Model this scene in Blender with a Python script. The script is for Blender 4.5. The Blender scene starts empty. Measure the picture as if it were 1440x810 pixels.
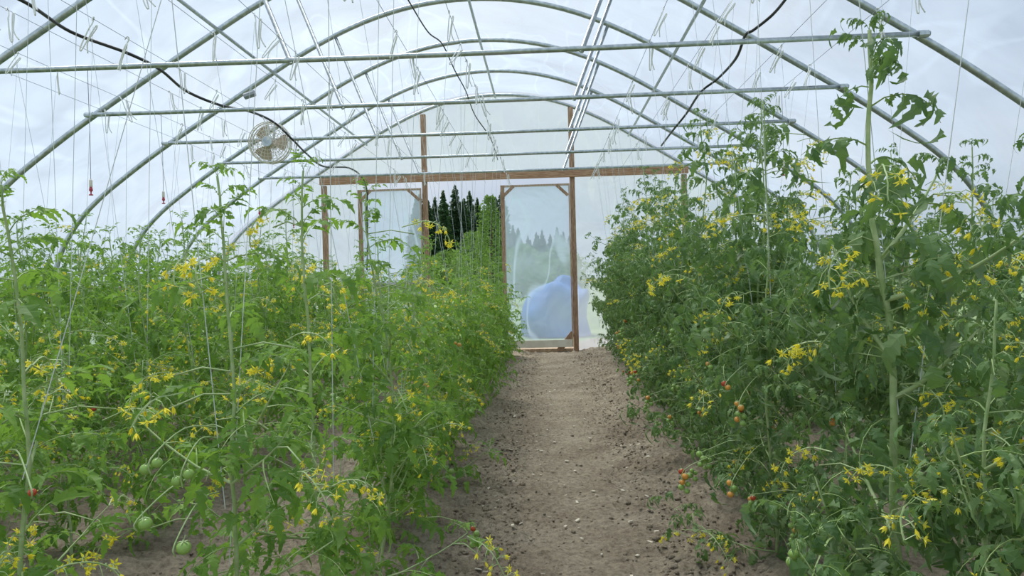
import bpy, math, random
import numpy as np
from mathutils import Vector, Matrix, noise, Euler
random.seed(5); rng = np.random.RandomState(11)
PI = math.pi
C = bpy.context.scene.collection
try:
    bpy.context.scene.view_settings.view_transform = 'Standard'
except Exception: pass

# ------------------------------------------------------------------ camera
FP = 1040.0
CAM = Vector((0.76, 0, 1.15))
cd = bpy.data.cameras.new('camera'); cam = bpy.data.objects.new('camera', cd); C.objects.link(cam)
cd.lens = 26.0; cd.sensor_width = 36.0; cd.clip_start = 0.05; cd.clip_end = 1000
cmat = Matrix.Rotation(math.radians(2.6), 4, 'Z') @ Matrix.Rotation(math.radians(90 - 0.28), 4, 'X') @ Matrix.Rotation(math.radians(-1.5), 4, 'Z')
cam.matrix_world = Matrix.Translation(CAM) @ cmat
bpy.context.scene.camera = cam
def P(px, py, d):
    r = cmat.to_3x3() @ Vector(((px-720)/FP, -(py-405)/FP, -1))
    return CAM + r * (d / r.y)

# ------------------------------------------------------------------ materials
def newmat(name):
    m = bpy.data.materials.new(name); m.use_nodes = True
    nt = m.node_tree; nt.nodes.clear()
    return m, nt, nt.nodes.new, nt.links.new
def ramp(N, stops):
    r = N('ShaderNodeValToRGB'); cr = r.color_ramp
    while len(cr.elements) < len(stops): cr.elements.new(0.5)
    for e, (p, c) in zip(cr.elements, stops): e.position = p; e.color = (*c, 1)
    return r
def simple(name, c1, c2=None, rough=0.5, metal=0.0, scale=8, bump=0.0, stretch=None, spec=0.5):
    m, nt, N, L = newmat(name)
    out = N('ShaderNodeOutputMaterial'); p = N('ShaderNodeBsdfPrincipled')
    p.inputs['Roughness'].default_value = rough; p.inputs['Metallic'].default_value = metal
    p.inputs['Specular IOR Level'].default_value = spec
    tc = N('ShaderNodeTexCoord'); n = N('ShaderNodeTexNoise'); n.inputs['Scale'].default_value = scale; n.inputs['Detail'].default_value = 6
    if stretch:
        mp = N('ShaderNodeMapping'); mp.inputs['Scale'].default_value = stretch
        L(tc.outputs['Object'], mp.inputs['Vector']); L(mp.outputs[0], n.inputs['Vector'])
    else: L(tc.outputs['Object'], n.inputs['Vector'])
    r = ramp(N, [(0.35, c1), (0.65, c2 or c1)]); L(n.outputs['Fac'], r.inputs[0]); L(r.outputs[0], p.inputs['Base Color'])
    if bump:
        b = N('ShaderNodeBump'); b.inputs['Strength'].default_value = bump; b.inputs['Distance'].default_value = 0.01
        L(n.outputs['Fac'], b.inputs['Height']); L(b.outputs[0], p.inputs['Normal'])
    L(p.outputs[0], out.inputs[0]); return m
def leafmat(name, ca, cb, cc, ctr, tr=0.35, back=(0.30, 0.40, 0.24)):
    m, nt, N, L = newmat(name)
    out = N('ShaderNodeOutputMaterial'); p = N('ShaderNodeBsdfPrincipled'); t = N('ShaderNodeBsdfTranslucent'); mx = N('ShaderNodeMixShader')
    g = N('ShaderNodeNewGeometry'); oi = N('ShaderNodeObjectInfo')
    r = ramp(N, [(0.0, ca), (0.55, cb), (1.0, cc)])
    ad = N('ShaderNodeMath'); ad.operation = 'MULTIPLY_ADD'; ad.inputs[1].default_value = 0.3
    mu = N('ShaderNodeMath'); mu.operation = 'MULTIPLY'; mu.inputs[1].default_value = 0.7
    L(g.outputs['Random Per Island'], mu.inputs[0]); L(oi.outputs['Random'], ad.inputs[0]); L(mu.outputs[0], ad.inputs[2])
    L(ad.outputs[0], r.inputs[0])
    bf = N('ShaderNodeMix'); bf.data_type = 'RGBA'; bf.blend_type = 'MIX'
    bm_ = N('ShaderNodeMath'); bm_.operation = 'MULTIPLY'; bm_.inputs[1].default_value = 0.32
    L(g.outputs['Backfacing'], bm_.inputs[0]); L(bm_.outputs[0], bf.inputs['Factor'])
    L(r.outputs[0], bf.inputs[6]); bf.inputs[7].default_value = (*back, 1)
    L(bf.outputs[2], p.inputs['Base Color'])
    p.inputs['Roughness'].default_value = 0.5; p.inputs['Specular IOR Level'].default_value = 0.32
    t.inputs['Color'].default_value = (*ctr, 1); mx.inputs[0].default_value = tr
    L(p.outputs[0], mx.inputs[1]); L(t.outputs[0], mx.inputs[2]); L(mx.outputs[0], out.inputs[0]); return m
M = {}
M['leaf_bright'] = leafmat('leaf_bright', (0.06, 0.145, 0.025), (0.16, 0.30, 0.05), (0.35, 0.52, 0.12), (0.30, 0.53, 0.06), 0.37, (0.28, 0.40, 0.19))
M['leaf_dark'] = leafmat('leaf_dark', (0.05, 0.115, 0.036), (0.13, 0.23, 0.078), (0.30, 0.41, 0.18), (0.22, 0.39, 0.08), 0.32, (0.38, 0.45, 0.31))
M['stem'] = simple('stem_green', (0.28, 0.40, 0.15), (0.44, 0.53, 0.27), 0.6, scale=30)
M['petiole'] = simple('petiole_green', (0.24, 0.36, 0.11), (0.35, 0.46, 0.18), 0.6, scale=30)
M['petal'] = leafmat('petal_yellow', (0.95, 0.80, 0.03), (0.98, 0.88, 0.07), (0.99, 0.93, 0.22), (1.0, 0.90, 0.08), 0.35, (0.97, 0.90, 0.25))
M['tom_green'] = simple('tomato_green', (0.20, 0.38, 0.07), (0.34, 0.50, 0.13), 0.3, scale=20)
M['tom_orange'] = simple('tomato_orange', (0.68, 0.25, 0.04), (0.74, 0.40, 0.08), 0.28, scale=20)
M['tom_red'] = simple('tomato_red', (0.42, 0.04, 0.015), (0.55, 0.09, 0.03), 0.25, scale=20)
M['steel'] = simple('galvanised_steel', (0.36, 0.41, 0.43), (0.55, 0.60, 0.62), 0.32, 0.75, scale=25)
M['wood'] = simple('weathered_wood', (0.30, 0.18, 0.11), (0.52, 0.35, 0.24), 0.8, scale=14, bump=0.4, stretch=(6, 6, 0.8), spec=0.2)
M['woodp'] = simple('pale_door_wood', (0.38, 0.27, 0.19), (0.60, 0.47, 0.36), 0.8, scale=14, bump=0.3, stretch=(6, 6, 0.8), spec=0.2)
M['woodh'] = simple('weathered_beam_wood', (0.33, 0.18, 0.10), (0.56, 0.36, 0.23), 0.8, scale=14, bump=0.4, stretch=(0.6, 6, 6), spec=0.2)
M['woody'] = simple('hip_board_wood', (0.26, 0.16, 0.10), (0.42, 0.30, 0.20), 0.8, scale=14, bump=0.3, stretch=(6, 0.5, 6), spec=0.2)
M['black'] = simple('black_rubber', (0.012, 0.012, 0.014), (0.03, 0.03, 0.03), 0.5)
M['white'] = simple('white_plastic_wire', (0.80, 0.81, 0.80), (0.90, 0.91, 0.90), 0.5)
M['string'] = simple('twine', (0.62, 0.66, 0.68), (0.76, 0.79, 0.81), 0.8)
M['wire'] = simple('thin_wire', (0.25, 0.27, 0.3), (0.35, 0.37, 0.4), 0.5, 0.5)
M['redp'] = simple('red_plastic', (0.45, 0.04, 0.07), (0.55, 0.07, 0.11), 0.4)
M['cream'] = simple('cream_paint', (0.70, 0.65, 0.55), (0.80, 0.76, 0.67), 0.5)
M['fanblade'] = simple('fan_blade_tan', (0.40, 0.31, 0.21), (0.50, 0.41, 0.30), 0.5)
M['chip'] = simple('pale_wood_chip', (0.58, 0.51, 0.40), (0.76, 0.69, 0.56), 0.8, scale=40)
M['bark'] = simple('bark', (0.07, 0.05, 0.035), (0.14, 0.10, 0.07), 0.9)
M['conifer'] = leafmat('conifer_green', (0.030, 0.075, 0.035), (0.06, 0.13, 0.055), (0.11, 0.21, 0.08), (0.05, 0.12, 0.03), 0.15, (0.04, 0.09, 0.04))
M['broad'] = leafmat('broadleaf_green', (0.06, 0.13, 0.025), (0.13, 0.24, 0.045), (0.26, 0.39, 0.08), (0.2, 0.35, 0.05), 0.3)
M['grass'] = simple('grass_ground', (0.12, 0.20, 0.05), (0.24, 0.32, 0.11), 0.95, scale=0.6)
M['tarp'] = simple('blue_tarpaulin', (0.015, 0.10, 0.40), (0.06, 0.22, 0.58), 0.7, scale=1.3, bump=0.3)
def soil(name, k=1.0):
    m, nt, N, L = newmat(name)
    out = N('ShaderNodeOutputMaterial'); p = N('ShaderNodeBsdfPrincipled'); p.inputs['Roughness'].default_value = 0.95; p.inputs['Specular IOR Level'].default_value = 0.12
    tc = N('ShaderNodeTexCoord')
    n1 = N('ShaderNodeTexNoise'); n1.inputs['Scale'].default_value = 2.6; n1.inputs['Detail'].default_value = 7
    n2 = N('ShaderNodeTexNoise'); n2.inputs['Scale'].default_value = 34; n2.inputs['Detail'].default_value = 9; n2.inputs['Roughness'].default_value = 0.8
    for n in (n1, n2): L(tc.outputs['Object'], n.inputs['Vector'])
    r1 = ramp(N, [(0.32, (0.375*k, 0.305*k, 0.225*k)), (0.68, (0.56*k, 0.475*k, 0.365*k))]); r2 = ramp(N, [(0.34, (0.42, 0.39, 0.36)), (0.5, (0.88, 0.88, 0.88)), (0.68, (1.28, 1.26, 1.20))])
    L(n1.outputs['Fac'], r1.inputs[0]); L(n2.outputs['Fac'], r2.inputs[0])
    mx = N('ShaderNodeMix'); mx.data_type = 'RGBA'; mx.blend_type = 'MULTIPLY'; mx.inputs['Factor'].default_value = 1
    L(r1.outputs[0], mx.inputs[6]); L(r2.outputs[0], mx.inputs[7]); L(mx.outputs[2], p.inputs['Base Color'])
    b = N('ShaderNodeBump'); b.inputs['Strength'].default_value = 1.0; b.inputs['Distance'].default_value = 0.026
    L(n2.outputs['Fac'], b.inputs['Height']); L(b.outputs[0], p.inputs['Normal']); L(p.outputs[0], out.inputs[0]); return m
M['soil'] = soil('dry_soil'); M['soil_clod'] = soil('dry_soil_clods', 1.12)
def film(name, opac, tint, glossy=0.08, crease=0.05, var=0.16):
    m, nt, N, L = newmat(name)
    out = N('ShaderNodeOutputMaterial'); tr = N('ShaderNodeBsdfTransparent'); tl = N('ShaderNodeBsdfTranslucent'); gl = N('ShaderNodeBsdfGlossy')
    tr.inputs['Color'].default_value = (0.95, 0.97, 0.99, 1); tl.inputs['Color'].default_value = (*tint, 1)
    gl.inputs['Roughness'].default_value = 0.28
    tc = N('ShaderNodeTexCoord')
    n = N('ShaderNodeTexNoise'); n.inputs['Scale'].default_value = 0.9; n.inputs['Detail'].default_value = 3; n.inputs['Distortion'].default_value = 0.8
    L(tc.outputs['Object'], n.inputs['Vector'])
    mr = N('ShaderNodeMapRange'); mr.inputs[1].default_value = 0.3; mr.inputs[2].default_value = 0.7; mr.inputs[3].default_value = opac - var; mr.inputs[4].default_value = opac + var
    L(n.outputs['Fac'], mr.inputs[0])
    n3 = N('ShaderNodeTexNoise'); n3.inputs['Scale'].default_value = 1.0; n3.inputs['Detail'].default_value = 1; n3.inputs['Distortion'].default_value = 0.3
    mp3 = N('ShaderNodeMapping'); mp3.inputs['Scale'].default_value = (1.8, 0.5, 0.6)
    L(tc.outputs['Object'], mp3.inputs[0]); L(mp3.outputs[0], n3.inputs['Vector'])
    s1 = N('ShaderNodeMath'); s1.operation = 'SUBTRACT'; s1.inputs[1].default_value = 0.5; L(n3.outputs['Fac'], s1.inputs[0])
    s2 = N('ShaderNodeMath'); s2.operation = 'ABSOLUTE'; L(s1.outputs[0], s2.inputs[0])
    s3 = N('ShaderNodeMapRange'); s3.interpolation_type = 'SMOOTHSTEP'; s3.inputs[1].default_value = 0.0; s3.inputs[2].default_value = 0.03; s3.inputs[3].default_value = crease; s3.inputs[4].default_value = 0.0; L(s2.outputs[0], s3.inputs[0])
    sa = N('ShaderNodeMath'); sa.operation = 'ADD'; sa.use_clamp = True; L(mr.outputs[0], sa.inputs[0]); L(s3.outputs[0], sa.inputs[1])
    m1 = N('ShaderNodeMixShader'); L(sa.outputs[0], m1.inputs[0]); L(tr.outputs[0], m1.inputs[1]); L(tl.outputs[0], m1.inputs[2])
    n2 = N('ShaderNodeTexNoise'); n2.inputs['Scale'].default_value = 2.0; n2.inputs['Distortion'].default_value = 1.2; n2.inputs['Detail'].default_value = 2
    L(tc.outputs['Object'], n2.inputs['Vector'])
    b = N('ShaderNodeBump'); b.inputs['Strength'].default_value = 0.8; b.inputs['Distance'].default_value = 0.10; L(n2.outputs['Fac'], b.inputs['Height'])
    L(b.outputs[0], gl.inputs['Normal'])
    m2 = N('ShaderNodeMixShader'); m2.inputs[0].default_value = glossy; L(m1.outputs[0], m2.inputs[1]); L(gl.outputs[0], m2.inputs[2]); L(m2.outputs[0], out.inputs[0]); return m
M['film'] = film('tunnel_film', 0.42, (0.52, 0.60, 0.71), 0.10, 0.16, 0.22)
M['film_end'] = film('end_wall_film', 0.54, (0.60, 0.66, 0.74), 0.08, 0.2, 0.18)
M['film_door'] = film('door_film', 0.52, (0.44, 0.57, 0.70), 0.10, 0.3, 0.14)

# ------------------------------------------------------------------ mesh helpers
class MB:
    def __init__(s): s.V = []; s.F = []; s.I = []; s.n = 0
    def add(s, V, F, mi=0):
        V = np.asarray(V, float); F = np.asarray(F, int)
        s.V.append(V); s.F.append(F + s.n); s.I.append(np.full(len(F), mi) if np.isscalar(mi) else np.asarray(mi)); s.n += len(V)
    def box(s, lo, hi, mi=0):
        x0, y0, z0 = lo; x1, y1, z1 = hi
        s.add([(x0,y0,z0),(x1,y0,z0),(x1,y1,z0),(x0,y1,z0),(x0,y0,z1),(x1,y0,z1),(x1,y1,z1),(x0,y1,z1)],
              [(0,3,2,1),(4,5,6,7),(0,1,5,4),(1,2,6,5),(2,3,7,6),(3,0,4,7)], mi)
    def beam(s, a, b, w, h, mi=0):
        a = Vector(a); b = Vector(b); d = (b-a).normalized(); up = Vector((0,1,0)) if abs(d.y) < 0.9 else Vector((0,0,1))
        u = d.cross(up).normalized()*w/2; v = d.cross(u).normalized()*h/2
        s.add([a-u-v, a+u-v, a+u+v, a-u+v, b-u-v, b+u-v, b+u+v, b-u+v], [(0,3,2,1),(4,5,6,7),(0,1,5,4),(1,2,6,5),(2,3,7,6),(3,0,4,7)], mi)
    def tube(s, pts, r, k=8, mi=0, cap=True, closed=False):
        P_ = np.asarray([tuple(p) for p in pts], float); n = len(P_)
        rr = np.full(n, r) if np.isscalar(r) else np.asarray(r, float)
        if closed: T = np.roll(P_, -1, 0) - np.roll(P_, 1, 0)
        else: T = np.gradient(P_, axis=0)
        T /= np.linalg.norm(T, axis=1)[:, None] + 1e-12
        u = np.cross(T[0], (0.13, 0.31, 0.94)); 
        if np.linalg.norm(u) < 0.1: u = np.cross(T[0], (1, 0, 0))
        V = []
        for i in range(n):
            u = u - T[i]*np.dot(u, T[i]); u /= np.linalg.norm(u) + 1e-12; v = np.cross(T[i], u)
            for j in range(k):
                a = 2*PI*j/k; V.append(P_[i] + rr[i]*(math.cos(a)*u + math.sin(a)*v))
        F = []
        for i in range(n if closed else n-1):
            i2 = (i+1) % n
            for j in range(k): F.append((i*k+j, i*k+(j+1) % k, i2*k+(j+1) % k, i2*k+j))
        if cap and not closed and k >= 4:
            for b in (0, (n-1)*k):
                for j in range(1, k-2, 2): F.append((b, b+j, b+j+1, b+j+2))
        s.add(V, F, mi)
    def lathe(s, prof, k=16, mi=0, axis='z', origin=(0,0,0)):
        V = []; F = []
        for (r, z) in prof:
            for j in range(k):
                a = 2*PI*j/k
                if axis == 'z': p = (r*math.cos(a), r*math.sin(a), z)
                else: p = (r*math.cos(a), z, r*math.sin(a))
                V.append((p[0]+origin[0], p[1]+origin[1], p[2]+origin[2]))
        for i in range(len(prof)-1):
            for j in range(k): F.append((i*k+j, i*k+(j+1) % k, (i+1)*k+(j+1) % k, (i+1)*k+j))
        s.add(V, F, mi)
    def mesh(s, name, mats, smooth=False):
        V = np.concatenate(s.V); F = np.concatenate(s.F); I = np.concatenate(s.I)
        me = bpy.data.meshes.new(name)
        me.vertices.add(len(V)); me.vertices.foreach_set('co', V.astype(np.float32).ravel())
        me.loops.add(F.size); me.loops.foreach_set('vertex_index', F.astype(np.int32).ravel())
        me.polygons.add(len(F)); me.polygons.foreach_set('loop_start', np.arange(0, F.size, 4, dtype=np.int32))
        for m in mats: me.materials.append(M[m])
        me.polygons.foreach_set('material_index', I.astype(np.int32))
        me.polygons.foreach_set('use_smooth', np.full(len(F), smooth))
        me.update(calc_edges=True); me.validate()
        return me
def link(name, me, parent=None):
    o = bpy.data.objects.new(name, me); C.objects.link(o)
    if parent: o.parent = parent
    return o
def obj(name, mb, mats, parent=None, smooth=False, label=None):
    if isinstance(mats, str): mats = [mats]
    o = link(name, mb.mesh(name, mats, smooth), parent)
    if label: o['label'] = label
    return o
def tag(o, label, cat, group=None, kind=None):
    o['label'] = label; o['category'] = cat
    if group: o['group'] = group
    if kind: o['kind'] = kind
    return o
def thing(name, label, cat, loc=(0,0,0), group=None, kind=None):
    return tag_e(name, loc, label, cat, group, kind)
def tag_e(name, loc, label, cat, group, kind):
    o = bpy.data.objects.new(name, None); C.objects.link(o); o.location = loc; o.empty_display_size = 0.1
    return tag(o, label, cat, group, kind)
def smoothpts(pts, n=8):
    pts = [Vector(p) for p in pts]; out = []
    for i in range(len(pts)-1):
        p0 = pts[max(i-1,0)]; p1 = pts[i]; p2 = pts[i+1]; p3 = pts[min(i+2, len(pts)-1)]
        for k in range(n):
            t = k/n
            out.append(0.5*((2*p1)+(p2-p0)*t+(2*p0-5*p1+4*p2-p3)*t*t+(3*p1-p0-3*p2+p3)*t**3))
    out.append(pts[-1]); return out

# ------------------------------------------------------------------ tunnel profile
HALF = [(0,4.35),(.6,4.30),(1.2,4.14),(1.8,3.87),(2.4,3.52),(3.0,3.15),(3.6,2.77),(4.0,2.49),(4.3,2.26),(4.55,2.01),(4.75,1.70),(4.86,1.38),(4.9,1.05),(4.9,0.5),(4.9,0)]
full = [(-x, z) for x, z in reversed(HALF)][:-1] + HALF
prof = [(v.x, v.z) for v in smoothpts([(x, 0, z) for x, z in full], 4)]
def archz(x):
    x = abs(x); return float(np.interp(x, [a for a, b in HALF[:13]], [b for a, b in HALF[:13]]))
END = 12.4; SP = 1.4
PATHX = 0.90
def filmpart(sel, name, label):
    idx = [i for i in range(len(prof)) if sel(prof[i])]
    ys = np.arange(-2.0, END+0.001, 0.14)
    V = []; F = []
    for y in list(ys)+[END]:
        ph = ((END-y)/SP) % 1.0; sag = 0.035*math.sin(PI*ph)
        for i in idx:
            x, z = prof[i]; n = noise.noise(Vector((x*1.7, y*1.3, z*1.7)))*0.015
            k = 1.012 - sag*0.25 + n*0.15
            V.append((x*k, y, 1.0+(z-1.0)*k if z > 1 else z))
    w = len(idx); m = len(ys)
    for a in range(m):
        for b in range(w-1): F.append((a*w+b, a*w+b+1, (a+1)*w+b+1, (a+1)*w+b))
    mb = MB(); mb.add(V, F)
    o = obj(name, mb, 'film', smooth=True); tag(o, label, 'wall', kind='structure'); return o
filmpart(lambda p: p[0] <= -2.99, 'wall_left', 'translucent white plastic film side of the tunnel on the left')
filmpart(lambda p: p[0] >= 2.99, 'wall_right', 'translucent white plastic film side of the tunnel on the right')
filmpart(lambda p: -3.06 <= p[0] <= 3.06, 'ceiling', 'translucent white plastic film roof stretched over the hoops')['category'] = 'ceiling'
mb = MB()
xs = sorted(set([round(v, 3) for v in np.arange(-4.9, 4.91, 0.2)] + [-2.95, -2.3, -1.23, 0.08, 1.25, 3.12]))
for a, b in zip(xs[:-1], xs[1:]):
    mid = (a+b)/2; z0 = 2.93 if -2.3 < mid < 1.25 else 0.0
    za, zb = archz(a)+0.02, archz(b)+0.02
    nz = 6
    for k in range(nz):
        t0, t1 = k/nz, (k+1)/nz
        f = lambda x, z: (x, END+0.05+0.01*noise.noise(Vector((x*2, z*0.7, 3))), z)
        mb.add([f(a, z0+(za-z0)*t0), f(b, z0+(zb-z0)*t0), f(b, z0+(zb-z0)*t1), f(a, z0+(za-z0)*t1)], [(0,1,2,3)])
tag(obj('wall_back', mb, 'film_end', smooth=False), 'cloudy plastic film closing the far end of the tunnel', 'wall', kind='structure')

# ------------------------------------------------------------------ hoops with ties
TIEZ = 2.84
for i in range(10):
    y = END - SP*i
    lab = ('steel hoop rib against the far end wall' if i == 0 else
           'galvanised steel hoop rib with cross tie and two struts, %s before the end wall' % ['', 'first', 'second', 'third', 'fourth', 'fifth', 'sixth', 'seventh', 'eighth', 'ninth'][i])
    root = thing('hoop_frame', lab, 'steel hoop', (0, y, 0), 'steel hoop ribs of the tunnel')
    mb = MB(); mb.tube([(x*0.995, 0, z*0.996) for x, z in prof], 0.028, 10); obj('arch', mb, 'steel', root, True)
    if i == 0: continue
    xe = 3.46
    mb = MB(); mb.tube([(-xe-0.05, -0.05, TIEZ), (0, -0.05, TIEZ-0.01), (xe+0.05, -0.05, TIEZ)], 0.0195, 8); obj('cross_tie', mb, 'steel', root, True)
    for s in (-1, 1):
        top = (s*1.52, -0.0, archz(1.52)-0.02)
        mb = MB(); mb.tube([(s*1.06, -0.045, TIEZ-0.03), top], 0.018, 8); obj('strut', mb, 'steel', root, True)
        mb = MB(); mb.tube([(s*(xe-.03), -0.05, TIEZ), (s*(xe+.04), -0.05, TIEZ)], 0.026, 8); obj('clamp', mb, 'steel', root)
for px_, lab in ((0, 'ridge purlin pipe running along the top of the hoops'), (-2.2, 'left purlin pipe running along under the hoops'), (2.2, 'right purlin pipe running along under the hoops')):
    mb = MB(); z = archz(px_)-0.065; mb.tube([(px_, -2, z), (px_, 4, z), (px_, END, z)], 0.017, 8)
    tag(obj('purlin', mb, 'steel', smooth=True), lab, 'pipe')
for s, nm, lab in ((-1, 'trim_1', 'wooden hip board along the left film side'), (1, 'trim_2', 'wooden hip board along the right film side')):
    mb = MB(); mb.box((s*4.81-0.02, -2, 1.15), (s*4.81+0.02, END, 1.25)); tag(obj(nm, mb, 'woody'), lab, 'board', kind='structure')

# ------------------------------------------------------------------ end wall wood
root = thing('end_wall_frame', 'weathered wooden post and beam frame of the far end wall', 'wooden frame', (0, END, 0))
mb = MB(); mb.box((-3.0, -0.09, 2.91), (3.16, -0.03, 3.045)); obj('header_beam', mb, 'woodh', root)
for x, zt, zb in ((-2.95, 2.90, 0), (-1.23, 4.05, 0), (1.25, 4.08, 0), (3.10, 2.90, 0)):
    mb = MB(); mb.box((x-0.042, -0.03, zb), (x+0.042, 0.04, zt)); obj('post', mb, 'wood', root)
mb = MB(); mb.beam((-4.8, -0.02, 1.2), (-1.3, -0.02, 1.2), 0.09, 0.04); obj('rail', mb, 'woodh', root)
mb = MB(); mb.beam((1.2, -0.06, 0.32), (0.95, -0.06, 0.02), 0.09, 0.04); obj('foot_brace', mb, 'wood', root)
mb = MB(); mb.box((-1.2, -0.05, 0.0), (1.2, 0.05, 0.06)); obj('sill', mb, 'woodp', root)
def door(nm, x0, x1, lab, yy):
    r = tag_e(nm, (0, END-0.05, 0), lab, 'door', None, 'structure')
    z0, z1 = 0.09, 2.80; w = 0.05
    mb = MB(); mb.box((x0, yy, z0), (x0+w+.015, yy+0.04, z1)); obj('stile', mb, 'wood', r)
    mb = MB(); mb.box((x1-w+.03, yy, z0), (x1, yy+0.04, z1)); obj('stile', mb, 'woodp', r)
    mb = MB(); mb.box((x0+w+.015, yy, z1-w*.6), (x1-w+.03, yy+0.04, z1)); obj('top_rail', mb, 'woodp', r)
    mb = MB(); mb.box((x0+w+.015, yy, z0), (x1-w+.03, yy+0.04, z0+0.12)); obj('bottom_rail', mb, 'cream', r)
    for s, xx in ((1, x0+w), (-1, x1-w)):
        mb = MB(); mb.beam((xx-s*0.02, yy-0.01, z1-w-0.15), (xx+s*0.17, yy-0.01, z1-w+0.03), 0.05, 0.015); obj('corner_brace', mb, 'wood', r)
    mb = MB(); nx, nz = 10, 16; V = []; F = []
    for j in range(nz+1):
        for i in range(nx+1):
            x = x0+(x1-x0)*i/nx; z = z0+(z1-z0)*j/nz; V.append((x, yy+0.05+0.015*noise.noise(Vector((x*3+z*2, z*1.5, x))), z))
    for j in range(nz):
        for i in range(nx): F.append((j*(nx+1)+i, j*(nx+1)+i+1, (j+1)*(nx+1)+i+1, (j+1)*(nx+1)+i))
    mb.add(V, F); obj('plastic_panel', mb, 'film_door', r, True)
door('door_1', 0.05, 1.20, 'plastic covered wooden door leaf closed on the right of the opening', -0.06)
door('door_2', -2.35, -1.28, 'plastic covered wooden door leaf slid open on the left of the opening', -0.06)

# ------------------------------------------------------------------ ground
ROWS = [-4.1, -3.15, -2.2, -1.2, 0.0, 1.74, 2.8, 3.85]
def gh(x, y):
    bed = 0.0
    for rx in ROWS: bed = max(bed, math.exp(-((x-rx)/0.34)**2))
    v = Vector((x, y, 0)); ed = min(1.0, abs(x-PATHX)/0.42)
    h = 0.07*bed + 0.016*noise.noise(v*2.3) + 0.014*noise.noise(v*9+Vector((3,1,0)))*(.6+ed)
    rough = 0.9+1.4*ed**1.5
    h += 0.009*rough*noise.noise(v*22) + 0.010*rough*max(0, noise.noise(v*46))
    return h
xs = list(np.arange(-5.1, -0.9, 0.1)) + list(np.arange(-0.9, 2.0, 0.015)) + list(np.arange(2.0, 5.2, 0.1))
ys = list(np.arange(-2.0, 1.6, 0.1)) + list(np.arange(1.6, 6.0, 0.015)) + list(np.arange(6.0, 14.2, 0.035))
V = [(x, y, gh(x, y)) for y in ys for x in xs]; w = len(xs); F = [(a*w+b, a*w+b+1, (a+1)*w+b+1, (a+1)*w+b) for a in range(len(ys)-1) for b in range(w-1)]
mb = MB(); mb.add(V, F); tag(obj('floor', mb, 'soil', smooth=True), 'bare dry brown soil floor and path between the tomato rows', 'soil', kind='structure')
mb = MB(); V = []; F = []; gx = np.concatenate([-np.geomspace(300, 6, 18), [0], np.geomspace(6, 300, 18)])
gy = np.concatenate([[-60, -20, -5, 5], np.geomspace(14, 420, 24)])
for y in gy:
    for x in gx: V.append((x, y, -0.12 + 0.4*noise.noise(Vector((x*0.03, y*0.03, 0)))*min(1, max(0, (y-16)/30))))
w = len(gx)
for a in range(len(gy)-1):
    for b in range(w-1): F.append((a*w+b, a*w+b+1, (a+1)*w+b+1, (a+1)*w+b))
mb.add(V, F); tag(obj('ground', mb, 'grass', smooth=True), 'green field outside beyond the open doorway', 'field', kind='structure')
mb = MB()
def lump(c, r, mbx, mi=0):
    k = 6; V = []; F = []
    for i, (rr, zz) in enumerate(((0.35, -0.8), (0.95, -0.2), (0.9, 0.35), (0.35, 0.85))):
        for j in range(k):
            a = 2*PI*j/k + i*0.3; q = r*random.uniform(0.7, 1.25); V.append((c[0]+q*rr*math.cos(a), c[1]+q*rr*math.sin(a), c[2]+q*zz*0.75))
    for i in range(3):
        for j in range(k): F.append((i*k+j, i*k+(j+1) % k, (i+1)*k+(j+1) % k, (i+1)*k+j))
    F += [(18, 19, 20, 21), (18, 21, 22, 23)]
    mbx.add(V, F, mi)
for i in range(9500):
    y = 1.6 + 10.5*random.random()**1.5; side = random.random()
    x = PATHX + (random.choice((-1, 1))*random.triangular(0.12, 0.75, 0.45) if side < 0.82 else random.uniform(-0.4, 0.4))
    if random.random() < 0.15: x = random.uniform(-1.1, 0.1)
    r = random.uniform(0.003, 0.010)*(2.1 if random.random() < 0.07 else 1)
    if abs(x-PATHX) < .3: r *= .75
    lump((x, y, gh(x, y)+r*0.1), r, mb)
tag(obj('soil_clods', mb, 'soil_clod', smooth=True), 'loose crumbled clods of dry soil scattered along the path edges', 'soil clods', kind='stuff')
chips = []
for q in range(4):
    mb = MB(); a = random.uniform(0.012, 0.02); b = random.uniform(0.006, 0.012); t = 0.004
    pts = [(-a, -b*random.uniform(.3, 1)), (a*.7, -b), (a, b*random.uniform(.2, 1)), (-a*.6, b)]
    mb.add([(x, y, 0) for x, y in pts]+[(x*.9, y*.9, t) for x, y in pts], [(3,2,1,0),(4,5,6,7),(0,1,5,4),(1,2,6,5),(2,3,7,6),(3,0,4,7)])
    chips.append(mb.mesh('wood_chip', ['chip']))
for i in range(240):
    y = 1.9 + 8.5*random.random()**1.4; x = PATHX + random.uniform(-0.5, 0.5)
    o = link('wood_chip', random.choice(chips)); o.location = (x, y, gh(x, y)+0.007); o.rotation_euler = (random.uniform(-.3, .3), random.uniform(-.3, .3), random.uniform(0, 6.28)); k = random.uniform(.4, 1.0); o.scale = (k, k, k)
    tag(o, 'small pale wood chip lying on the brown soil path', 'wood chip', 'pale wood chips scattered on the path')

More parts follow.
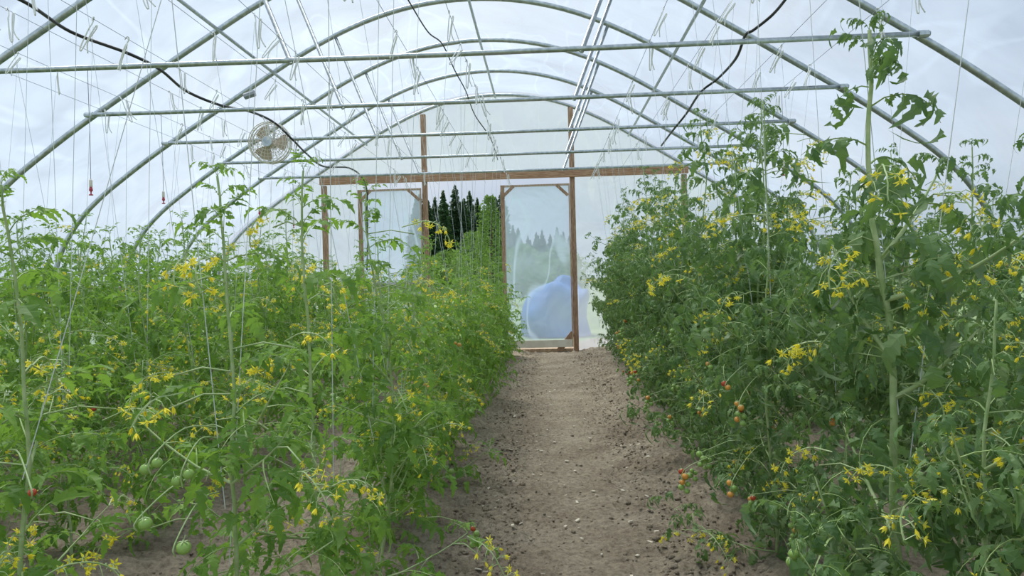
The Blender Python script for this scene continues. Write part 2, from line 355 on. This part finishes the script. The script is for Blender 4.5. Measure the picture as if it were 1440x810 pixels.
# ------------------------------------------------------------------ tomato leaves
ST = np.array([(0, .03), (.08, .18), (.19, .36), (.25, .20), (.42, .38), (.47, .20), (.63, .28), (.68, .14), (.84, .12), (1, .0)])
def leaflet(Ln, W, curl, fold, twist=0.0):
    t = ST[:, 0]; w = ST[:, 1]*W*random.uniform(.85, 1.15)
    tm = np.clip(t-0.03*np.sin(t*PI), 0, 1)
    def bend(tt): return Ln*tt*(1-(curl*tt)**2/6), -Ln*curl*tt**2/2
    mx_, mz = bend(tm); ex, ez = bend(np.clip(t+0.03, 0, 1))
    n = len(t)
    mid = np.stack([mx_, 0*t, mz], 1)
    rip = 0.12*np.sin(t*19+random.uniform(0, 6))
    Lf = np.stack([ex, w*Ln*math.cos(fold), ez + w*Ln*math.sin(fold)+rip*Ln*w*2], 1); Rt = np.stack([ex, -w*Ln*math.cos(fold), ez + w*Ln*math.sin(fold)-rip*Ln*w*2], 1)
    V = np.concatenate([mid, Lf, Rt]); F = []
    for i in range(n-1):
        F.append((i, i+1, n+i+1, n+i)); F.append((i+1, i, 2*n+i, 2*n+i+1))
    return V, np.array(F)
def rotm(a, b, c):
    return np.array(Euler((a, b, c)).to_matrix())
def leaf_template(style):
    mb = MB(); D = random.uniform(0.6, 1.5) if style == 'soft' else random.uniform(0.9, 2.4); th = 0.25; pts = []; tans = []
    p = np.zeros(3); ns = 10; side = random.uniform(-.3, .3)
    for i in range(ns+1):
        pts.append(p.copy()); t = np.array([math.cos(th)*math.cos(side*i/ns), math.cos(th)*math.sin(side*i/ns), math.sin(th)]); tans.append((t, th, side*i/ns)); p = p + t/ns*0.78; th -= D/ns
    mb.tube(pts[::2], [0.011, .009, .008, .006, .005, .003], 3, 1, cap=False)
    def put(i, yaw, Ln, W):
        t, th_, sd = tans[i]
        if style == 'soft': cu = random.uniform(.4, 1.5); fo = random.uniform(-.1, .8); W *= .86
        else: cu = random.uniform(1.0, 2.5); fo = random.uniform(-1.1, 1.2); W *= .95
        V, F = leaflet(Ln, W, cu, fo)
        V[:, 0] += Ln*0.12
        R = rotm(0, 0, sd) @ rotm(0, -th_, 0) @ rotm(random.uniform(-.5, .5), random.uniform(-.25, .4), yaw)
        mb.add(V @ R.T + pts[i], F, 0)
    put(10, random.uniform(-.2, .2), random.uniform(.32, .39), .80)
    for i, Ln in ((8, .25), (6, .31), (4, .29)):
        for s in (-1, 1): put(i, s*random.uniform(.75, 1.25), Ln*random.uniform(.85, 1.15), 0.76)
    for i in (7, 5, 3, 2):
        for s in (-1, 1):
            if random.random() < .55: put(i, s*random.uniform(1.0, 1.5), random.uniform(.08, .15), .92)
    return np.concatenate(mb.V), np.concatenate(mb.F), np.concatenate(mb.I)
LEAF = {s: [leaf_template(s) for _ in range(16)] for s in ('soft', 'curly')}
def truss_mesh(nf, seed):
    random.seed(seed); mb = MB(); pts = []; p = Vector((0, 0, 0)); th = random.uniform(.0, .4); n = nf
    for i in range(n+1):
        pts.append(p.copy()); p = p + Vector((math.cos(th), random.uniform(-.15, .15), math.sin(th)))*0.0115; th -= random.uniform(.08, .22)
    pts = [Vector((-0.04, 0, -0.01))] + pts
    mb.tube(pts, 0.0018, 4, 0, cap=False)
    for i in range(1, n+1):
        b = pts[i+1]; s = 1 if i % 2 else -1
        d = Vector((random.uniform(-.3, .6), s*random.uniform(.5, 1.2), random.uniform(-.7, .5))).normalized()
        m_ = b + d*random.uniform(.012, .024); e = m_ + (d+Vector((0, 0, -1.2))).normalized()*0.013
        mb.tube([b, m_, e], 0.0010, 3, 0, cap=False)
        ax = ((e-m_).normalized()+Vector((random.uniform(-.4, .4), random.uniform(-.4, .4), 0))).normalized()
        u = ax.orthogonal().normalized(); v = ax.cross(u)
        op = random.choice((0.25, .5, .9, 1.3)); PL = random.uniform(.013, .019)
        k = 6
        for j in range(k):
            a = 2*PI*j/k; r = u*math.cos(a)+v*math.sin(a); sd = ax.cross(r)
            dr = (ax*math.cos(op)+r*math.sin(op)); tip = e+dr*PL-ax*PL*(0.25 if op > .8 else -.1)
            md = e+dr*PL*.45
            mb.add([e, md+sd*.0029, tip, md-sd*.0029], [(0, 1, 2, 3)], 1)
            if j % 2 == 0:
                c = e+ax*.007; mb.add([e, c+r*.0022+sd*.0013, e+ax*.013, c+r*.001-sd*.0013], [(0, 1, 2, 3)], 1)
                mb.add([e-ax*.002, e+r*.004+sd*.0015, e+r*.009-ax*.003, e+r*.004-sd*.0015], [(0, 1, 2, 3)], 0)
    return mb.mesh('flower_truss', ['stem', 'petal'])
TRUSS = [truss_mesh(random.choice((9, 11, 12, 14)), 100+i) for i in range(8)]
random.seed(77)
def tomato_mesh(mat, flat):
    mb = MB(); pr = []
    for i in range(13):
        a = PI*i/12; r = math.sin(a); z = -math.cos(a)*flat
        if a > PI*0.8: z -= 0.10*((a-PI*.8)/(PI*.2))
        pr.append((max(r, 0.001), z))
    mb.lathe(pr, 18); return mb.mesh('tomato', [mat], True)
TOM = {k: tomato_mesh(k, f) for k, f in (('tom_green', .92), ('tom_orange', .95), ('tom_red', .95))}
def calyx_mesh():
    mb = MB()
    for j in range(5):
        a = 2*PI*j/5; c, s = math.cos(a), math.sin(a)
        def q(r, w, z): return (c*r - s*w, s*r + c*w, z)
        mb.add([q(.02, -.12, .86), q(.02, .12, .86), q(.45, .12, .93), q(.45, -.12, .93)], [(0, 1, 2, 3)]); mb.add([q(.45, -.12, .93), q(.45, .12, .93), q(.95, .02, .72), q(.95, -.02, .72)], [(0, 1, 2, 3)])
    mb.tube([(0, 0, .8), (0.05, 0, 1.3), (.25, 0, 1.9)], 0.08, 5); return mb.mesh('calyx', ['stem'], True)
CALYX = calyx_mesh()

def make_variant(seed, H, nshoot, slen, style, lsc, matn, ntr, nfr, fruitz=(0.15, 0.6), ripe=0.2, leader=0.25, low=0.12, r0=0.007, fr_r=(.010, .016), trz=(.4, .97), fr_rr=(.2, .38), trs_s=(.85, 1.25), topleaf=0.35):
    random.seed(seed); T = LEAF[style]
    st = MB(); fo = MB(); trs = []; frs = []
    def leaf(pos, az, el, sc):
        V, F, I = random.choice(T)
        R = rotm(0, 0, az) @ rotm(0, -el, 0) @ rotm(random.uniform(-.35, .35), 0, 0)
        fo.add((V*sc) @ R.T + np.array(pos), F, I)
    n = int(H/0.05); pts = []; x = y = 0.0; dx = dy = 0.0
    for i in range(n+1):
        pts.append(Vector((x, y, H*i/n))); dx = dx*.8+random.uniform(-.005, .005)-x*.03; dy = dy*.8+random.uniform(-.005, .005)-y*.03; x += dx; y += dy
    st.tube(pts, [r0*(1-0.6*i/n) for i in range(n+1)], 7)
    az = random.uniform(0, 6.28)
    step = 0.072; z = low
    while z < H:
        f = z/H; i = min(n, int(f*n)); top = (H-z)
        sc = lsc*random.uniform(.85, 1.15)*min(1.0, topleaf+top/0.4)*(0.8+.2*min(1, f/.3))
        leaf(pts[i], az, random.uniform(-.35, .35)+0.55*f, sc)
        if top < 0.16:
            leaf(pts[i], az+2.4, random.uniform(.5, 1.0), sc*.8)
        az += 2.4+random.uniform(-.4, .4); z += step*(1 if f < .85 else .7)
    for k in range(3): leaf(pts[-1], az+k*2.1, random.uniform(.7, 1.3), lsc*.33)
    shoots = []
    for k in range(nshoot):
        f = random.uniform(0.03, 1-leader); i = int(f*n); a = 6.28*k/nshoot*1.618*2+random.uniform(-.5, .5)
        Lk = slen*random.uniform(.6, 1.3); Lk = min(Lk, (H*(1-leader*.4)-f*H)*1.25+0.15); el = random.uniform(.0, .8); p = pts[i].copy(); sp = [p.copy()]
        m = max(3, int(Lk/0.055)); la = random.uniform(0, 6)
        for j in range(m):
            el = min(1.35, el+random.uniform(-.02, .16)); a += random.uniform(-.15, .15)
            p = p + Vector((math.cos(a)*math.cos(el), math.sin(a)*math.cos(el), math.sin(el)))*0.055; sp.append(p.copy())
            rem = (m-j)*0.055
            leaf(p, la, random.uniform(-.3, .6), lsc*random.uniform(.7, 1.05)*min(1, .4+rem/.35)); la += 2.3+random.uniform(-.4, .4)
        leaf(p, la, 1.0, lsc*.4)
        st.tube(sp, [r0*.6*(1-.7*j/m) for j in range(m+1)], 5); shoots.append(sp)
    for k in range(ntr):
        if k % 2 and shoots:
            sp = random.choice(shoots); p = random.choice(sp[len(sp)//3:])
        else: p = pts[int(n*random.uniform(*trz))]
        a = random.uniform(0, 6.28); off = Vector((math.cos(a), math.sin(a), 0))*random.uniform(.05, .2)
        trs.append((k % len(TRUSS), p+off+Vector((0, 0, random.uniform(-.02, .05))), a, random.uniform(-.2, .5), random.uniform(*trs_s)))
        st.tube([p, p+off*.5+Vector((0, 0, .015)), p+off], 0.002, 4)
    for k in range(nfr):
        a = 6.28*k/nfr+random.uniform(-.4, .4); zz = H*random.uniform(*fruitz); i = int(zz/H*n); rr = random.uniform(*fr_rr)
        e = pts[i]+Vector((math.cos(a)*rr, math.sin(a)*rr, -0.04)); nj = random.choice((3, 4, 5, 6)); r_ = random.uniform(*fr_r)
        st.tube([pts[i], pts[i]+Vector((math.cos(a)*rr*.6, math.sin(a)*rr*.6, .0)), e, e+Vector((0, 0, -.012-r_*.95*nj))], 0.0018, 4)
        rp = random.random() < ripe*1.6
        for j in range(nj):
            c = 'tom_green'
            if rp: c = 'tom_red' if random.random() < .25-.12*j else ('tom_orange' if random.random() < .5-.13*j else 'tom_green')
            r = r_*random.uniform(.8, 1.1); aa = j*2.6
            frs.append((c, e+Vector((math.cos(aa)*r*1.05, math.sin(aa)*r*1.05, -.012-r_*.95*j)), r, random.uniform(0, 6)))
    return dict(stem=st.mesh('stem', ['stem'], True), fol=fo.mesh('foliage', [matn, 'petiole'], False), trs=trs, frs=frs)
TL = {'tom_green': 'unripe green tomato', 'tom_red': 'ripe red tomato', 'tom_orange': 'ripening orange tomato'}
def add_tomato(root, c, p, r, a):
    o = link('tomato', TOM[c], root); o.location = p; o.scale = (r, r, r); o.rotation_euler = (random.uniform(-.3, .3), random.uniform(-.3, .3), a)
    link('calyx', CALYX, o); o['label'] = TL[c]
def place(v, x, y, rz, sc, label, group=None, fruit=True, truss=99, extra=()):
    root = thing('tomato_plant', label, 'tomato plant', (x, y, 0.03), group); root.rotation_euler = (random.uniform(-.05, .05), random.uniform(-.05, .05), rz); root.scale = (sc, sc, sc)
    link('stem', v['stem'], root); link('foliage', v['fol'], root)
    for (ti, p, a, t, s) in v['trs'][:truss]:
        o = link('flower_truss', TRUSS[ti], root); o.location = p; o.rotation_euler = (t, random.uniform(-.2, .3), a); o.scale = (s, s, s)
    if fruit:
        for (c, p, r, a) in v['frs']: add_tomato(root, c, p, r, a)
    Mi = (Matrix.Translation(root.location) @ root.rotation_euler.to_matrix().to_4x4() @ Matrix.Scale(sc, 4)).inverted()
    for (wp, cols, r_) in extra:
        e = Mi @ Vector(wp); mb = MB(); h = e.z+.04; nj = len(cols); last = e+Vector((0, 0, -r_*1.0*nj))
        mb.tube(smoothpts([Vector((0, 0, h)), Vector((e.x*.5, e.y*.5, h+.015)), e+Vector((0, 0, .01)), last], 4), .0018, 5); obj('fruit_stalk', mb, 'stem', root, True)
        for j, c in enumerate(cols):
            r = r_*random.uniform(.85, 1.1); aa = j*2.6; add_tomato(root, c, e+Vector((math.cos(aa)*r*1.05, math.sin(aa)*r*1.05, -r_*1.0*j)), r, random.uniform(0, 6))
    return root
LV = [make_variant(200+i, random.Random(i).uniform(1.24, 1.60), 9, .43, 'soft', .26, 'leaf_bright', 12, 3, ripe=.12, leader=.33) for i in range(7)]
LW = [make_variant(230+i, 1.30+.07*i, 8, .56, 'soft', .28, 'leaf_bright', 10, 0, leader=.24) for i in range(4)]
RV = [make_variant(300+i, 2.26, 15, .54, 'curly', .26, 'leaf_dark', 11, 6, fruitz=(.12, .4), ripe=.3, leader=.26, low=.08, fr_rr=(.28, .42)) for i in range(5)]
RN = [make_variant(340+i, 1.94+.08*i, 14, .52, 'curly', .265, 'leaf_dark', 17, 6, fruitz=(.12, .42), ripe=.25, leader=.36, low=.08, fr_rr=(.3, .42), trz=(.5, .95), trs_s=(.95, 1.4)) for i in range(4)]
RW = [make_variant(330+i, 1.75, 9, .55, 'curly', .28, 'leaf_dark', 10, 0, leader=.28) for i in range(3)]
HL = [make_variant(400+i, 1.40, 7, .38, 'soft', .235, 'leaf_bright', 12, 2, fruitz=(.25, .55), ripe=.0, leader=.40, low=.12, fr_r=(.012, .016), fr_rr=(.12, .22)) for i in range(3)]
HR = [make_variant(425, 1.76, 12, .40, 'curly', .28, 'leaf_dark', 14, 3, ripe=.2, leader=.22, r0=.0125, trz=(.45, .82), trs_s=(.95, 1.35), topleaf=.45), make_variant(421, 1.4, 15, .48, 'curly', .28, 'leaf_dark', 15, 4, leader=.22, r0=.009, low=.06, trs_s=(.95, 1.4))]
random.seed(9)
plants = []
def row(fx, y0, y1, sp, V, fs, label, group, fruit_until, jit=.06, trf=6, key=None, var=(.9, 1.1)):
    y = y0; k = 0
    while y < y1:
        yy = y+random.uniform(-.06, .06); x = fx(yy)+random.uniform(-jit, jit); s = fs(yy)*random.uniform(*var)
        VV = V(yy) if callable(V) else V
        place(VV[(k*5+int(random.random()*2)) % len(VV)], x, yy, random.uniform(0, 6.28), s, label, group, fruit=yy < fruit_until, truss=99 if yy < max(5.5, fruit_until) else trf)
        plants.append((x, yy, key)); y += sp; k += 1
g_, o_, r_ = 'tom_green', 'tom_orange', 'tom_red'
place(HL[0], 0.00, 1.68, 0.4, 1.0, 'nearest left tomato plant with a bare upright stem and green tomatoes', fruit=False,
      extra=[(P(193, 738, 1.45), [g_], .0135), (P(246, 772, 1.42), [g_], .015), (P(212, 652, 1.5), [g_, g_], .012), (P(256, 668, 1.5), [g_, g_], .013)]); plants.append((0, 1.68, 'L1'))
place(HL[1], -0.36, 1.5, 2.0, .97, 'tomato plant at the left edge of the near row', extra=[(P(44, 694, 1.3), [r_], .009)]); plants.append((-.36, 1.5, 'L1'))
place(HL[2], 0.10, 2.2, 4.0, 1.05, 'third tomato plant of the row left of the path', fruit=False); plants.append((0.10, 2.2, 'L1'))
row(lambda y: .10-.004*y, 2.62, 11.6, .46, LV, lambda y: .95, 'bushy bright green tomato plant in the row along the left of the path', 'tomato plants in the row left of the path', 8, key='L1', var=(.87, 1.08))
row(lambda y: -1.2, 2.0, 11.8, .5, LV, lambda y: .98, 'tomato plant in the second row left of the path', 'tomato plants in the second row left of the path', 3.5, key='L2', var=(.85, 1.1))
row(lambda y: -2.2, 2.9, 11.8, .54, LW, lambda y: 1.02, 'tomato plant in the third row left of the path', 'tomato plants in the third row left of the path', 0, key='L3', var=(.85, 1.15))
row(lambda y: -3.15, 4.3, 11.8, .6, LW, lambda y: 1.05, 'tomato plant in the fourth row left of the path', 'tomato plants in the fourth row left of the path', 0, key='L4', var=(.85, 1.15))
row(lambda y: -4.1, 5.6, 11.8, .65, LW, lambda y: 1.0, 'tomato plant in the row against the left film wall', 'tomato plants against the left film wall', 0, trf=3, key='L5')
place(HR[0], 1.68, 1.95, 1.2, 1.0, 'tall nearest right tomato plant with thick pale stem reaching up to the bars'); plants.append((1.68, 1.95, 'R1'))
place(HR[1], 1.62, 1.55, 3.2, .76, 'low curly leaved tomato plant in the bottom right foreground')
place(RN[1], 1.70, 2.45, 5.2, .72, 'tomato plant directly behind the tall thick stemmed one on the right'); plants.append((1.70, 2.45, 'R1'))
place(HR[1], 2.32, 2.15, 1.0, .92, 'tomato plant at the right picture edge beside the tall thick stemmed one')
place(RN[2], 1.64, 2.95, 2.2, .85, 'right row tomato plant with ripening fruit trusses hanging low beside the path', 
      extra=[(P(962, 664, 2.75), [r_, o_, g_, o_, g_, g_, g_], .0135), (P(1040, 568, 2.52), [o_, o_, r_, g_, g_, o_, g_], .0125), (P(1022, 540, 2.6), [r_, o_], .012), (P(1030, 680, 2.5), [o_, g_, g_, o_], .0135), (P(998, 512, 2.75), [o_, g_], .011)]); plants.append((1.64, 2.95, 'R1'))
row(lambda y: 1.66+.012*y, 3.4, 11.7, .43, lambda y: RN if y < 6.5 else RV, lambda y: .90 if y < 9 else .86, 'tall dense dark green tomato plant in the row along the right of the path', 'tomato plants in the row right of the path', 8, key='R1', var=(.86, 1.12))
row(lambda y: 2.7, 2.8, 11.8, .55, RW, lambda y: .96, 'tomato plant in the second row right of the path', 'tomato plants in the second row right of the path', 0, key='R2', var=(.86, 1.12))
row(lambda y: 3.8, 4.0, 11.8, .62, RW, lambda y: .88, 'tomato plant in the row against the right film wall', 'tomato plants against the right film wall', 0, trf=3, key='R3')

# ------------------------------------------------------------------ trellis wires, strings, hooks
WZ = 2.875
ordn = {'L4': ('fourth left', -3.1), 'L3': ('third left', -2.2), 'L2': ('second left', -1.2), 'L1': ('first left', 0.0), 'R1': ('first right', 1.75), 'R2': ('second right', 2.75)}
for key, (nm, rx) in ordn.items():
    for s in (-.2, .2):
        mb = MB(); mb.tube([(rx+s, -1, WZ-.01), (rx+s, 6, WZ-.01), (rx+s, END, WZ-.01)], 0.0018, 5)
        tag(obj('trellis_wire', mb, 'wire'), 'thin overhead wire above the %s tomato row, on its %s side' % (nm, 'left' if s < 0 else 'right'), 'wire', 'trellis wires over the rows')
def hook_mesh(seed):
    random.seed(seed); mb = MB(); w = .024
    pts = [(0, -.01, -.01), (0, 0, .012), (0, .012, 0), (0, .005, -.03), (-w*.3, 0, -.06), (-w, 0, -.17), (-w*.6, 0, -.185), (w*.3, 0, -.09), (w, 0, -.03), (w*1.2, 0, -.045), (w*.2, 0, -.13), (w*.8, 0, -.19)]
    mb.tube(smoothpts(pts, 4), 0.0038, 5)
    return mb.mesh('hook', ['white'], True)
HOOK = [hook_mesh(i) for i in range(3)]
mb = MB(); mb.tube([(0, 0, 0), (0, 0, -.5), (0, 0, -1)], 0.0012, 4); STR = mb.mesh('string', ['string'])
random.seed(21)
def tstring(x, y, bx, by, bz, rowname):
    root = thing('trellis_string', 'white twine on a bent wire hook hanging over the %s tomato row' % rowname, 'string and hook', (x, y, WZ-.01), 'trellis strings over the %s row' % rowname)
    h = link('hook', random.choice(HOOK), root); h.rotation_euler = (random.uniform(-.2, .2), random.uniform(-.5, .5), random.uniform(-.9, .9)); k = random.uniform(.85, 1.15); h.scale = (k, k, k)
    s = link('string', STR, root); d = Vector((bx, by, bz))-Vector((x, y, WZ-.06)); s.location = (0, 0, -.05); s.scale = (1, 1, d.length); s.rotation_euler = d.to_track_quat('-Z', 'Y').to_euler()
for (x, y, key) in plants:
    if key not in ordn: continue
    nm, r0 = ordn[key]
    if y > 9 and random.random() < .4: continue
    for s in ((-.2, .2) if random.random() < .4 else (random.choice((-.2, .2)),)):
        tstring(r0+s, y+random.uniform(-.2, .2), x, y+random.uniform(-.04, .04), random.uniform(.5, .8), nm)

# ------------------------------------------------------------------ fan
fc = P(380, 201, 8.0)
fr = thing('circulation_fan', 'round cream wire cage fan hanging from the cross tie on the left', 'fan', fc)
R = .225
mb = MB()
for yy, rr in ((-.06, .98), (.06, .98)):
    mb.tube([(R*rr*math.cos(a), yy, R*rr*math.sin(a)) for a in np.linspace(0, 2*PI, 36, endpoint=False)], .005, 6, closed=True)
mb.tube([(R*math.cos(a), 0, R*math.sin(a)) for a in np.linspace(0, 2*PI, 36, endpoint=False)], .008, 6, closed=True)
for sgn in (-1, 1):
    for q in (.25, .42, .58, .74, .88):
        mb.tube([(R*q*math.cos(a), sgn*(.06+.035*(1-q*q)), R*q*math.sin(a)) for a in np.linspace(0, 2*PI, 30, endpoint=False)], .003, 4, closed=True)
    for j in range(24):
        a = 2*PI*j/24; mb.tube([(R*q*math.cos(a), sgn*(.06+.035*(1-q*q)), R*q*math.sin(a)) for q in (.15, .5, .8, 1)]+[(R*math.cos(a), 0, R*math.sin(a))], .0026, 4)
obj('cage', mb, 'cream', fr, True)
mb = MB()
for j in range(3):
    a0 = 2*PI*j/3; V = []; F = []
    for i in range(6):
        q = .04+.155*i/5; w = .35+.25*math.sin(i/5*PI*.8)
        for s in (-1, 0, 1): V.append((q*math.cos(a0+s*w), s*.025, q*math.sin(a0+s*w)))
    for i in range(5):
        for s in range(2): F.append((i*3+s, i*3+s+1, i*3+s+4, i*3+s+3))
    mb.add(V, F)
obj('blades', mb, 'fanblade', fr, True)
mb = MB(); mb.lathe([(.001, -.03), (.035, -.03), (.045, 0), (.045, .10), (.03, .13), (.001, .13)], 16, axis='y'); obj('motor', mb, 'fanblade', fr, True)
mb = MB(); mb.lathe([(.001, -.1), (.055, -.1), (.055, -.09), (.001, -.09)], 16, axis='y'); obj('badge', mb, 'steel', fr)
mb = MB(); mb.tube([(0, .11, .02), (0, .13, .14), (0, .15, .25)], .012, 6); obj('hanger', mb, 'steel', fr)

# ------------------------------------------------------------------ cables
def cable(pts, r, label, name='cable', mat='black'):
    q = [P(a, b, d) for a, b, d in pts]; mb = MB(); mb.tube(smoothpts(q, 8), r, 6); return tag(obj(name, mb, mat, smooth=True), label, 'cable')
cable([(-60, -40, 4.2), (35, 3, 4.6), (100, 45, 5.2), (180, 75, 5.4), (225, 98, 5.8), (262, 128, 6.3), (310, 148, 6.75), (352, 157, 7.2), (385, 172, 7.8), (412, 197, 8.0), (432, 217, 8.7), (455, 234, 9.6), (490, 236, 11), (508, 248, 12.0), (516, 268, 12.22), (516, 300, 12.22), (517, 340, 12.22), (516, 380, 12.22)], .012, 'thick black power cable looping past the fan on the left')
cable([(1120, -25, 4.8), (1104, 0, 5.0), (1085, 22, 5.3), (1060, 42, 5.4), (1048, 50, 5.5), (1035, 82, 5.9), (1010, 110, 6.5), (985, 130, 6.8), (965, 160, 7.6), (945, 185, 8.1), (930, 205, 9.2)], .011, 'black hose draped over the cross ties on the right', 'hose')
cable([(560, -25, 5.2), (577, 5, 5.6), (602, 45, 6.2), (622, 62, 6.6), (640, 100, 7.0), (655, 128, 7.4), (668, 162, 8.1), (690, 195, 8.9), (700, 225, 10.8)], .006, 'thin black wire hanging under the middle of the roof')
bp = P(351, 134, 6.8)
r = thing('cable_clamp', 'small dark metal clamp on a hoop above the fan', 'clamp', bp)
mb = MB(); mb.tube([(-.05, 0, -.01), (.05, 0, 0.02)], .03, 8); obj('body', mb, 'wire', r)
mb = MB(); mb.tube([(0, 0, .02), (0.02, 0, .08)], .008, 6); obj('bolt', mb, 'steel', r)

def sprinkler(px, py, d, lab):
    b = P(px, py, d); top = max(0.2, TIEZ-.02-b.z)
    r = thing('hanging_sprinkler', lab, 'sprinkler', b, 'sprinklers hanging on thin tubes')
    mb = MB(); mb.tube([(0, 0, .05), (0.004, 0, top*.5), (0, 0, top)], .0024, 5); obj('drop_tube', mb, 'wire', r)
    mb = MB(); mb.lathe([(.001, .035), (.010, .035), (.012, .045), (.012, .085), (.007, .095), (.001, .095)], 10); obj('weight', mb, 'cream', r, True)
    mb = MB(); mb.lathe([(.001, -.025), (.015, -.025), (.016, -.02), (.005, -.014), (.005, .0), (.014, .012), (.010, .036), (.001, .036)], 10); obj('nozzle', mb, 'redp', r, True)
for a in ((128, 270, 5.35, 'red nozzled sprinkler on thin tube, leftmost of those over the left rows'), (230, 283, 6.75, 'red nozzled sprinkler on thin tube, second from the left'), (365, 302, 8.15, 'red nozzled sprinkler on thin tube, hanging below the fan'),
          (413, 318, 9.55, 'red nozzled sprinkler on thin tube, just right of the one below the fan'), (1102, 243, 6.75, 'red nozzled sprinkler hanging above the right tomato row')): sprinkler(*a)

# ------------------------------------------------------------------ outside
def conifer_mesh(seed, h):
    random.seed(seed); mb = MB(); n = 50
    for i in range(n):
        z = h*(.04+.96*i/n); R_ = (h*.20*(1-i/n)**.8+.12)*random.uniform(.75, 1.2); k = 24
        for j in range(k):
            a = 2*PI*(j+random.random())/k; r = R_*random.uniform(.4, 1.2); c, s = math.cos(a), math.sin(a); w = .07*r+.12; zd = -.2*r
            r0 = r*.4; zo = random.uniform(-.25, .25)
            mb.add([(c*r0, s*r0, z+.1+zo), (c*r*.7-s*w, s*r*.7+c*w, z+zd*.5+zo), (c*r, s*r, z+zd+zo), (c*r*.7+s*w, s*r*.7-c*w, z+zd*.5+zo)], [(0, 1, 2, 3)])
            mb.add([(c*r*.2, s*r*.2, z+.15+zo), (c*r*.7-s*w*.5, s*r*.7+c*w*.5, z+zd-.35+zo), (c*r*.95, s*r*.95, z+zd-.1+zo), (c*r*.6+s*w*.3, s*r*.6-c*w*.3, z+zd+.1+zo)], [(0, 1, 2, 3)])
    return mb.mesh('crown', ['conifer'])
CN = [conifer_mesh(i, 18) for i in range(4)]
mb = MB(); mb.tube([(0, 0, 0), (0, 0, 8), (0, 0, 17.5)], [.3, .2, .04], 8); TR = mb.mesh('trunk', ['bark'], True)
random.seed(4)
for i in range(39):
    px = 590+(i//3)*17+(i % 3)*5.6+random.uniform(-3, 3); d = 138+(i % 3)*14+random.uniform(-2, 2); b = P(px, 400, d); s = random.uniform(.92, 1.16)*(1 if px < 712 else .62)
    r = thing('conifer_tree', 'dark spiky conifer in the wood beyond the doorway', 'tree', (b.x, b.y, -.2), 'conifers beyond the doorway'); r.scale = (s, s, s); r.rotation_euler = (0, 0, random.uniform(0, 6))
    link('crown', CN[i % 4], r); link('trunk', TR, r)
def broad(px, d, h, w, lab, seed):
    random.seed(seed); b = P(px, 400, d); r = thing('broadleaf_tree', lab, 'tree', (b.x, d, -.2)); mb = MB()
    for i in range(4600):
        t = random.random(); z = h*(.04+.96*t); a = random.uniform(0, 6.28)
        rr = w*math.sin(PI*min(1, .22+.74*t))**.7*random.uniform(.45, 1)*(1+.7*noise.noise(Vector((t*5+seed, math.cos(a)*1.6, math.sin(a)*1.6))))
        c = np.array([rr*math.cos(a), rr*math.sin(a), z+.25*noise.noise(Vector((a, seed, 0)))]); R_ = rotm(random.uniform(0, 6), random.uniform(0, 6), 0); q = random.uniform(.04, .10)*w**.5*.9
        mb.add(np.array([(-q, 0, 0), (0, q*.6, 0), (q, 0, 0), (0, -q*.6, 0)]) @ R_.T + c, [(0, 1, 2, 3)])
    obj('crown', mb, 'broad', r)
    mb = MB(); mb.tube([(0, 0, 0), (0, 0, h*.4), (.1, 0, h*.85)], [.02*h, .015*h, .004*h], 7); obj('trunk', mb, 'bark', r, True)
broad(692, 42, 6.4, 1.0, 'pale green leafy tree at the right edge of the doorway', 1)
broad(668, 62, 5.8, 2.0, 'mid green leafy tree in front of the conifers in the doorway', 3)
broad(628, 74, 4.8, 2.8, 'low leafy tree at the left of the doorway view', 7)
broad(735, 60, 4.6, 2.3, 'leafy green tree seen hazily through the left half of the right door film', 2)
broad(785, 66, 4.4, 3.2, 'broad green tree seen hazily through the right half of the right door film', 5)
b = P(790, 470, 18.0); mb = MB(); V = []; F = []
for i in range(13):
    t = i/12; z = 1.30*math.sin(t*PI/2)**.7; rr = .85*math.cos(t*PI/2)**.8+.01
    for j in range(32):
        a = 2*PI*j/32; n_ = noise.noise(Vector((math.cos(a)*1.3, math.sin(a)*1.3, z*1.2))); q = 1+.45*n_; V.append((rr*q*math.cos(a), rr*q*math.sin(a), z*(1+.4*noise.noise(Vector((math.cos(a)*rr*1.6, math.sin(a)*rr*1.6, 4))))))
for i in range(12):
    for j in range(32): F.append((i*32+j, i*32+(j+1) % 32, (i+1)*32+(j+1) % 32, (i+1)*32+j))
mb.add(V, F); o = obj('covered_heap', mb, 'tarp', smooth=True); o.location = (b.x, 18, -.1)
tag(o, 'rounded heap under a blue cover standing outside the right door', 'covered heap')

# ------------------------------------------------------------------ light
w = bpy.data.worlds.new('world'); bpy.context.scene.world = w; w.use_nodes = True; nt = w.node_tree; nt.nodes.clear(); N = nt.nodes.new; L = nt.links.new
out = N('ShaderNodeOutputWorld'); bg = N('ShaderNodeBackground'); tc = N('ShaderNodeTexCoord'); n = N('ShaderNodeTexNoise'); n.inputs['Scale'].default_value = 2.2; n.inputs['Detail'].default_value = 4; n.inputs['Distortion'].default_value = .3
mp = N('ShaderNodeMapping'); mp.inputs['Scale'].default_value = (1, 1, 2.0); L(tc.outputs['Generated'], mp.inputs[0]); L(mp.outputs[0], n.inputs['Vector'])
r = ramp(N, [(0.36, (0.50, 0.59, 0.73)), (0.66, (0.83, 0.89, 0.97))]); L(n.outputs['Fac'], r.inputs[0]); L(r.outputs[0], bg.inputs[0]); bg.inputs[1].default_value = 0.98; L(bg.outputs[0], out.inputs[0])
sd = bpy.data.lights.new('sun', 'SUN'); sd.energy = 5.0; sd.angle = math.radians(28); sd.color = (1, .97, .90)
so = bpy.data.objects.new('sun', sd); C.objects.link(so); so.rotation_euler = (math.radians(-22), math.radians(-16), 0); so.location = (0, 0, 20)
